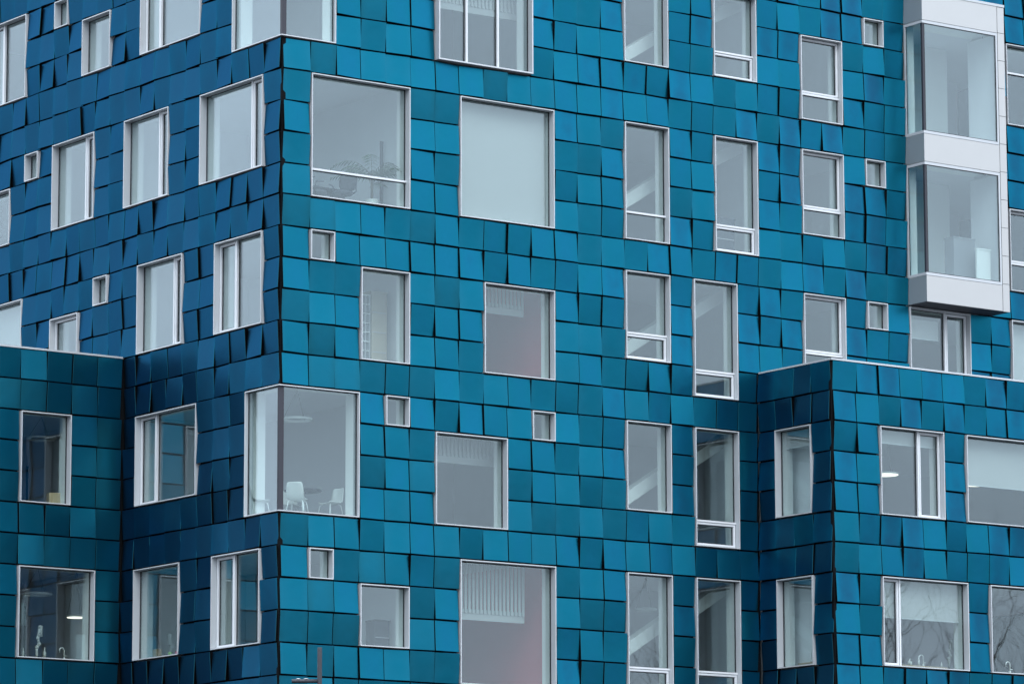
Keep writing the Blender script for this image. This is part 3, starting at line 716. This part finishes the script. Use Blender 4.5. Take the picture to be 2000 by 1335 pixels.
# office behind the big window
FZ0 = -5.05 * H
def office_chair(x, y, rz, label):
    t = empty('office_chair', (x, y, FZ0)); t.rotation_euler = (0, 0, rz); tag(t, label, 'chair', 'dark office chairs')
    def put(b, name):
        o = b.build(name, None); c = Vector(o.location); o.parent = t; o.location = c
    b = MB(); b.lathe((0, 0, .46), [(.22, 0), (.25, .03), (.25, .07), (.22, .09)], 'darkpl', 20); put(b, 'seat')
    b = MB()
    pr = [(.27, .62, .16), (.28, .72, .22), (.29, .86, .23), (.32, 1.0, .21), (.34, 1.08, .12)]
    pts = []
    for y_, z_, w_ in pr:
        pts += [(-w_, y_ - .03, z_), (-w_ * .4, y_ + .02, z_), (w_ * .4, y_ + .02, z_), (w_, y_ - .03, z_)]
    for y_, z_, w_ in pr:
        pts += [(-w_, y_ + .01, z_), (-w_ * .4, y_ + .06, z_), (w_ * .4, y_ + .06, z_), (w_, y_ + .01, z_)]
    fs = []
    for j in range(4):
        for i in range(3):
            q = [j * 4 + i, j * 4 + i + 1, j * 4 + i + 5, j * 4 + i + 4]; fs += [q, [20 + k for k in q[::-1]]]
        fs += [[j * 4, j * 4 + 4, 24 + j * 4, 20 + j * 4], [j * 4 + 3, 23 + j * 4, 27 + j * 4, j * 4 + 7]]
    for i in range(3): fs += [[i, 20 + i, 21 + i, i + 1], [16 + i, 17 + i, 37 + i, 36 + i]]
    b.poly(pts, fs, 'darkpl', True); put(b, 'backrest')
    b = MB(); b.tube([(0, .2, .5), (0, .33, .55), (0, .32, .8)], .025, 'darkpl', 8); put(b, 'back_support')
    for s in (-1, 1):
        b = MB(); b.tube([(s * .22, .1, .5), (s * .3, .1, .55), (s * .3, .08, .72), (s * .3, -.12, .73)], .02, 'darkpl', 6); put(b, 'armrest')
    b = MB(); b.tube([(0, 0, .08), (0, 0, .46)], .03, 'steel', 8); put(b, 'stem')
    b = MB()
    for i in range(5):
        w_ = 2 * math.pi * i / 5; b.tube([(0, 0, .12), (.3 * math.cos(w_), .3 * math.sin(w_), .05)], .018, 'steel', 6)
    put(b, 'star_base')
office_chair(1.85 * W, 1.6 * W, R(100), 'dark office chair at the left edge of the big upper window')
office_chair(2.75 * W, 2.1 * W, R(70), 'dark office chair with upright back in the middle of the big upper window')
office_chair(3.55 * W, 1.7 * W, R(-60), 'dark office chair beside the palm in the big upper window')
t = empty('desk', (3.0 * W, 2.9 * W, FZ0)); tag(t, 'dark desk among the office chairs of the big upper window', 'desk')
b = MB(); b.box(1.6 * W, 4.2 * W, 2.5 * W, 3.4 * W, FZ0 + .70, FZ0 + .73, 'tabletop'); b.build('desk_top', t)
for lx in (1.65, 4.15):
    b = MB(); b.box(lx * W - .03, lx * W + .03, 2.55 * W, 3.35 * W, FZ0, FZ0 + .699, 'steel'); b.build('leg', t)
px, py = 4.62 * W, 1.55 * W
t = empty('potted_palm', (px, py, FZ0)); tag(t, 'palm in a white pot behind the big upper window', 'plant')
b = MB(); b.lathe((px, py, FZ0), [(.13, 0), (.145, .2), (.165, .42), (.15, .42), (.14, .38)], 'plastic', 24); b.build('pot', t)
b = MB(); b.tube([(px, py, FZ0 + .38), (px + .01, py, FZ0 + .8), (px, py + .01, FZ0 + 1.0)], [.035, .03, .02], 'stem', 8); b.build('stem', t)
pr_ = random.Random(5)
for i in range(17):
    w_ = i * 2.4 + pr_.uniform(-.3, .3); ln = pr_.uniform(.65, .95); rise = pr_.uniform(.25, .75); b = MB()
    o0 = Vector((px, py, FZ0 + pr_.uniform(.75, 1.0))); dr = Vector((math.cos(w_), math.sin(w_), 0)); sd = Vector((-dr.y, dr.x, 0))
    P_ = [o0 + dr * (ln * s) + Vector((0, 0, rise * (s * 1.6 - 1.35 * s * s) * 1.3)) for s in [j / 12 for j in range(13)]]
    b.tube(P_, [.007 - .0004 * j for j in range(13)], 'stem', 5)
    for j in range(2, 13):
        for s in (-1, 1):
            L_ = .24 * math.sin(math.pi * (j + 1) / 15) + .05
            tip = P_[j] + sd * s * L_ * .75 + dr * L_ * .45 + Vector((0, 0, -.10 * L_ / .24))
            mid = (P_[j] + tip) / 2 + Vector((0, 0, .02)); wv = dr * .013
            k = [P_[j] - wv * .4, mid - wv, tip, mid + wv, P_[j] + wv * .4]
            kk = [q + Vector((0, 0, .003)) for q in k]
            b.poly(k + kk, [(0, 1, 2, 3, 4), (9, 8, 7, 6, 5), (0, 5, 6, 1), (1, 6, 7, 2), (2, 7, 8, 3), (3, 8, 9, 4)], 'leaf')
    b.build('frond', t)
b = MB(); b.box(5.30 * W, 5.38 * W, 2.0 * W, 2.08 * W, FZ0, FZ0 + 1.95, 'steel'); tag(b.build('partition_post'), 'thin dark upright pole at the right of the palm', 'pole')  # narrow upright edge of a partition, carries no lamp

# laboratory benches, taps, extraction arms
def bench(x0, x1, y0, y1, vtop, vfloor, label):
    t = empty('lab_bench', T((x0 + x1) / 2, (y0 + y1) / 2, vfloor)); tag(t, label, 'bench', 'laboratory benches')
    z = -vtop * H
    b = MB(); b.box(U(x0), U(x1), U(y0), U(y1), z - .035, z, 'wood'); b.build('worktop', t)
    b = MB(); b.box(U(x0 + .05), U(x1 - .05), U(y0 + .08), U(y1 - .05), -vfloor * H, z - .036, 'white'); b.build('cabinet', t)
def tap(x, y, vtop, label, ang=180, s=1.):
    z = -vtop * H; c = T(x, y, vtop); t = empty('swan_neck_tap', c); tag(t, label, 'tap', 'swan-neck taps')
    d = Vector((math.cos(R(ang)), math.sin(R(ang)), 0))
    pts = [c, c + Vector((0, 0, .22 * s))] + [c + Vector((0, 0, .22 * s)) + d * (.065 - .065 * math.cos(w_)) * s + Vector((0, 0, .065 * s * math.sin(w_))) for w_ in [math.pi * i / 8 for i in range(1, 9)]] + [c + d * .13 * s + Vector((0, 0, .15 * s))]
    b = MB(); b.tube(pts, .014, 'chrome', 8); b.build('spout', t)
    b = MB(); b.lathe(tuple(c), [(.03, 0), (.03, .05), (.018, .06)], 'chrome', 12); b.build('base', t)
    b = MB(); b.tube([c + Vector((0, 0, .09)), c + Vector((.07, -.02, .10))], .01, 'chrome', 6); b.build('lever', t)
def arm(x, y, vtop, label, s=1.):
    c = T(x, y, vtop); t = empty('extraction_arm', c); tag(t, label, 'fume arm', 'laboratory extraction arms')
    q = [c, c + Vector((.0, 0, .26 * s)), c + Vector((.06, 0, .34 * s)), c + Vector((.02, 0, .48 * s)), c + Vector((.07, 0, .74 * s)), c + Vector((.10, 0, .78 * s)), c + Vector((.10, 0, .52 * s))]
    for i in range(len(q) - 1):
        b = MB(); b.tube([q[i], q[i + 1]], (.035 if i != 5 else .045) * s, 'plastic', 10); b.build('tube_section', t)
    for i in (1, 2, 3, 4):
        b = MB(); r_ = .05 * s; b.lathe(tuple(q[i] - Vector((0, 0, r_))), [(r_ * .5, 0), (r_, r_ * .6), (r_, r_ * 1.4), (r_ * .5, r_ * 2)], 'plastic', 12); b.build('joint', t)
def bottle(x, y, vtop, label, h_=.2, r_=.035, m='plastic'):
    c = T(x, y, vtop); t = empty('bottle', c); tag(t, label, 'bottle', 'bottles on the sills')
    b = MB(); b.lathe(tuple(c), [(r_, 0), (r_, h_ * .55), (r_ * .4, h_ * .75), (r_ * .4, h_ * .9)], m, 14); b.build('body', t)
    b = MB(); b.lathe((c.x, c.y, c.z + h_ * .9), [(r_ * .5, 0), (r_ * .5, h_ * .1)], 'chrome', 10); b.build('cap', t)
bench(-4.4, -.72, 10.95, 11.8, 18.84, 20.05, 'wooden worktop behind the sill of the lower left-wing window')
arm(-2.47, 11.3, 18.84, 'white jointed extraction arm in the lower left-wing window')
tap(-1.40, 11.3, 18.84, 'white tap beside the lit lamp in the lower left-wing window')
bottle(-3.05, 11.2, 18.84, 'small white bottle at the left of the extraction arm', .22, .022)
bottle(-2.25, 11.15, 18.84, 'pale wash bottle at the right of the extraction arm', .26, .04)
bench(22.3, 26.0, -3.0, -2.2, 18.78, 20.05, 'wooden worktop behind the lower right-wing window with a narrow sash')
tap(25.10, -2.75, 18.78, 'white tap in the middle of the wide right-wing window')
arm(26.35, -2.7, 18.78, 'white extraction arm by the right jamb of the wide right-wing window', .9)
bottle(24.38, -2.85, 18.78, 'squat glass flask left of the tap in the right wing', .16, .06)
bottle(24.80, -2.85, 18.78, 'slim bottle just left of the tap in the right wing', .24, .03)
bottle(25.95, -2.75, 18.78, 'small bottle right of the tap in the right wing', .14, .03)
bench(27.3, 31.0, -3.0, -2.2, 18.82, 20.05, 'wooden worktop behind the rightmost lower window')
tap(29.15, -2.8, 18.82, 'white tap in the rightmost lower window')
bench(20.85, 21.0, -2.9, -1.0, 18.75, 20.05, 'narrow wooden worktop in the shaded side window of the right wing')
tap(20.9, -1.68, 18.75, 'white tap in the shaded side window of the right wing', -90)
# things on sills
zs = -13.97 * H
b = MB(); b.hexa([T(-2.50, 10.55, 13.96), T(-2.06, 10.50, 13.96), T(-2.08, 10.52, 13.50), T(-2.50, 10.57, 13.52), T(-2.46, 10.80, 13.96), T(-2.02, 10.75, 13.96), T(-2.04, 10.77, 13.50), T(-2.46, 10.82, 13.52)], 'card')
tag(b.build('cardboard_box'), 'brown cardboard box on the sill of the upper left-wing window', 'box')
c = T(-1.91, 10.62, 13.96); t = empty('toy_figure', c); tag(t, 'small pink toy beside the cardboard box', 'toy')
b = MB(); b.lathe(tuple(c), [(.05, 0), (.062, .04), (.05, .10), (.03, .13)], 'pink', 16); b.build('body', t)
b = MB(); b.lathe((c.x, c.y, c.z + .125), [(.03, 0), (.066, .04), (.066, .08), (.04, .115)], 'pink', 16); b.build('head', t)
for s in (-1, 1):
    b = MB(); b.lathe((c.x + s * .045, c.y, c.z + .21), [(.02, 0), (.022, .03), (.008, .05)], 'pink', 10); b.build('ear', t)
for i, (a_, h_, m_, lab) in enumerate(((-8.2, .22, 'wood', 'wooden block on the sill of the lowest shaded side window'), (-7.35, .13, 'green', 'green cup on the sill of the lowest shaded side window'), (-6.9, .12, 'pink', 'small pink cup on the sill beside the green one'), (-6.45, .18, 'darkpl', 'dark jar at the right end of the lowest shaded sill'))):
    c = LE(a_, 18.95, -.45); r_ = .07 if i == 0 else .05
    t = empty(('wood_block', 'cup', 'cup', 'jar')[i], c); tag(t, lab, ('block', 'cup', 'cup', 'jar')[i])
    b = MB()
    if i == 0: b.box(c.x - .06, c.x + .06, c.y - .1, c.y + .1, c.z, c.z + h_, m_)
    else: b.lathe(tuple(c), [(r_ * .8, 0), (r_, h_), (r_ * .9, h_), (r_ * .7, h_ * .1)], m_, 16)
    b.build('body', t)
    b = MB()
    if i == 0: b.box(c.x - .062, c.x + .062, c.y - .102, c.y + .102, c.z + h_ + .001, c.z + h_ + .02, 'wood')
    else: b.tube([(c.x, c.y + r_ * .9, c.z + h_ * .8), (c.x, c.y + r_ * 1.5, c.z + h_ * .6), (c.x, c.y + r_ * .85, c.z + h_ * .3)], .008, m_, 6)
    b.build('lid' if i == 0 else 'handle', t)
def crate(name, x0, x1, y0, y1, v0, v1, m, label, cat, lid=None, joints=True):
    t = empty(name, T((x0 + x1) / 2, (y0 + y1) / 2, v1)); tag(t, label, cat)
    b = MB(); b.box(U(x0), U(x1), U(y0), U(y1), -v1 * H, -(v0 + .05) * H, m); b.build('body', t)
    b = MB(); b.box(U(x0 - .02), U(x1 + .02), U(y0 - .02), U(y1 + .02), -(v0 + .049) * H, -v0 * H, lid or m); b.build('top', t)
    for i in range(1, 4 if joints else 1):
        vv_ = v0 + .05 + (v1 - v0 - .05) * i / 4
        b = MB(); b.box(U(x0 + .03), U(x1 - .03), U(y0 - .014), U(y0 - .001), -(vv_ + .012) * H, -(vv_ - .012) * H, 'grey'); b.build('door_joint', t)
    return t
crate('tall_cabinet', 4.66, 5.28, 1.6, 2.3, 7.42, 10.03, 'beige', 'tall beige cabinet behind the narrow three-row window', 'cabinet')
t = empty('grid_shelf', T(4.35, 1.75, 10.03)); tag(t, 'pale grid shelf left of the beige cabinet', 'shelf')
for i in range(4):
    x = 4.1 + i * .17; b = MB(); b.box(U(x - .012), U(x + .012), U(1.62), U(2.0), -10.03 * H, -7.55 * H, 'lgrey'); b.build('upright', t)
for i in range(9):
    v_ = 7.57 + i * .3; b = MB(); b.box(U(4.09), U(4.63), U(1.63), U(1.99), -(v_ + .012) * H, -(v_ - .012) * H, 'white'); b.build('shelf_board', t)
b = MB(); b.box(U(4.09), U(4.63), U(2.005), U(2.03), -10.03 * H, -7.55 * H, 'grey'); b.build('back_panel', t)
crate('dark_cabinet', 4.75, 5.35, 1.5, 2.0, 17.95, 20.03, 'darkpl', 'dark cabinet low in the two-row window beside the post', 'cabinet', 'tabletop')
crate('grey_box', 29.2, 30.25, -.2, .3, 3.35, 5.0, 'dgrey', 'grey box standing in the lower bay', 'box', 'dgrey', False)
crate('white_board', 29.95, 30.62, -.62, -.55, 3.75, 5.0, 'white', 'white board leaning in the right of the lower bay', 'board', None, False)
crate('dark_box', 18.85, 19.85, 1.0, 1.4, 3.55, 5.0, 'darkpl', 'dark box behind the transom of the stairwell window', 'box')
# whiteboards on the back walls
for (x0, x1, y, v0, v1, lab) in ((8.5, 11.8, 7.96, 2.2, 3.9, 'whiteboard on the back wall behind the blind'), (8.4, 11.2, 7.96, 7.3, 8.9, 'whiteboard on the back wall left of the red wall'), (8.6, 11.2, 7.96, 17.0, 18.8, 'whiteboard on the back wall of the big bottom window')):
    t = empty('whiteboard', T((x0 + x1) / 2, y, v1)); tag(t, lab, 'whiteboard')
    b = MB(); b.box(U(x0), U(x1), U(y), U(y + .03), -v1 * H, -v0 * H, 'white'); b.build('board', t)
    b = MB(); b.box(U(x0), U(x1), U(y - .08), U(y - .001), -(v1 + .05) * H, -(v1 - .01) * H, 'alu'); b.build('pen_tray', t)

# ------------------------------------------------------------------ steel post in front of the corner
PX, PY = -3.585, -7.17
t = empty('steel_post', (PX, PY, GROUND)); tag(t, 'grey tubular steel post with a side arm before the bottom of the corner', 'post')
b = MB(); b.tube([(PX, PY, GROUND + .02), (PX, PY, -14.83), (PX, PY, -14.81)], [.0475, .0475, .044], 'steel', 20); b.build('pole', t)
b = MB(); ax = Vector((-.811, .585, 0))
e0 = Vector((PX, PY, -15.50)); b.tube([e0 + ax * .03, e0 + ax * .56, e0 + ax * .575], [.042, .042, .036], 'steel', 16); b.build('arm', t)
for q in (.28, .44):
    b = MB(); b.lathe(tuple(e0 + ax * q + Vector((0, 0, .036))), [(.05, 0), (.05, .012), (.02, .02)], 'alu', 12); b.build('clamp', t)
b = MB(); b.lathe((PX, PY, GROUND), [(.18, 0), (.18, .02), (.06, .03)], 'steel', 20); b.build('base_plate', t)

# ------------------------------------------------------------------ bare trees across the street, mirrored in the right wing's windows
def bare_tree(x, y, h_, seed, label):
    rg = random.Random(seed); base = Vector((x, y, GROUND))
    t = empty('bare_tree', base); tag(t, label, 'tree', 'bare street trees')
    tr = MB(); top = base + Vector((rg.uniform(-.4, .4), rg.uniform(-.4, .4), h_ * .42))
    tr.tube([base, base + (top - base) * .5 + Vector((.1, .05, 0)), top], [.34, .25, .2], 'bark', 10); tr.build('trunk', t)
    cr = MB()
    def grow(p, d, ln, rad, lev):
        pts = [p]; q = p.copy(); dd = d.copy()
        for i in range(3):
            dd = (dd + Vector((rg.uniform(-.25, .25), rg.uniform(-.25, .25), rg.uniform(-.05, .2)))).normalized(); q = q + dd * (ln / 3); pts.append(q.copy())
        cr.tube(pts, [rad, rad * .85, rad * .7, rad * .5], 'bark', 5 if lev > 1 else 4, cap=False)
        if lev == 0: return
        for i in range(rg.choice((2, 3, 3)) if lev > 1 else 3):
            k = pts[rg.choice((1, 2, 3, 3))]
            nd = (dd + Vector((rg.uniform(-1, 1), rg.uniform(-1, 1), rg.uniform(-.35, .6))) * .85).normalized()
            grow(k, nd, ln * rg.uniform(.62, .85), rad * .52, lev - 1)
    for i in range(7):
        w_ = i * 2.4; grow(base + (top - base) * rg.uniform(.6, 1), Vector((math.cos(w_), math.sin(w_), rg.uniform(.5, 1.4))).normalized(), h_ * .22, .085, 4)
    cr.build('crown', t, fix=False)
bare_tree(53.5, -40.5, 25.0, 3, 'tall bare tree mirrored in the rightmost wing windows')
bare_tree(47.5, -43.0, 20.5, 9, 'shorter bare tree mirrored in the wing window with the narrow sash')
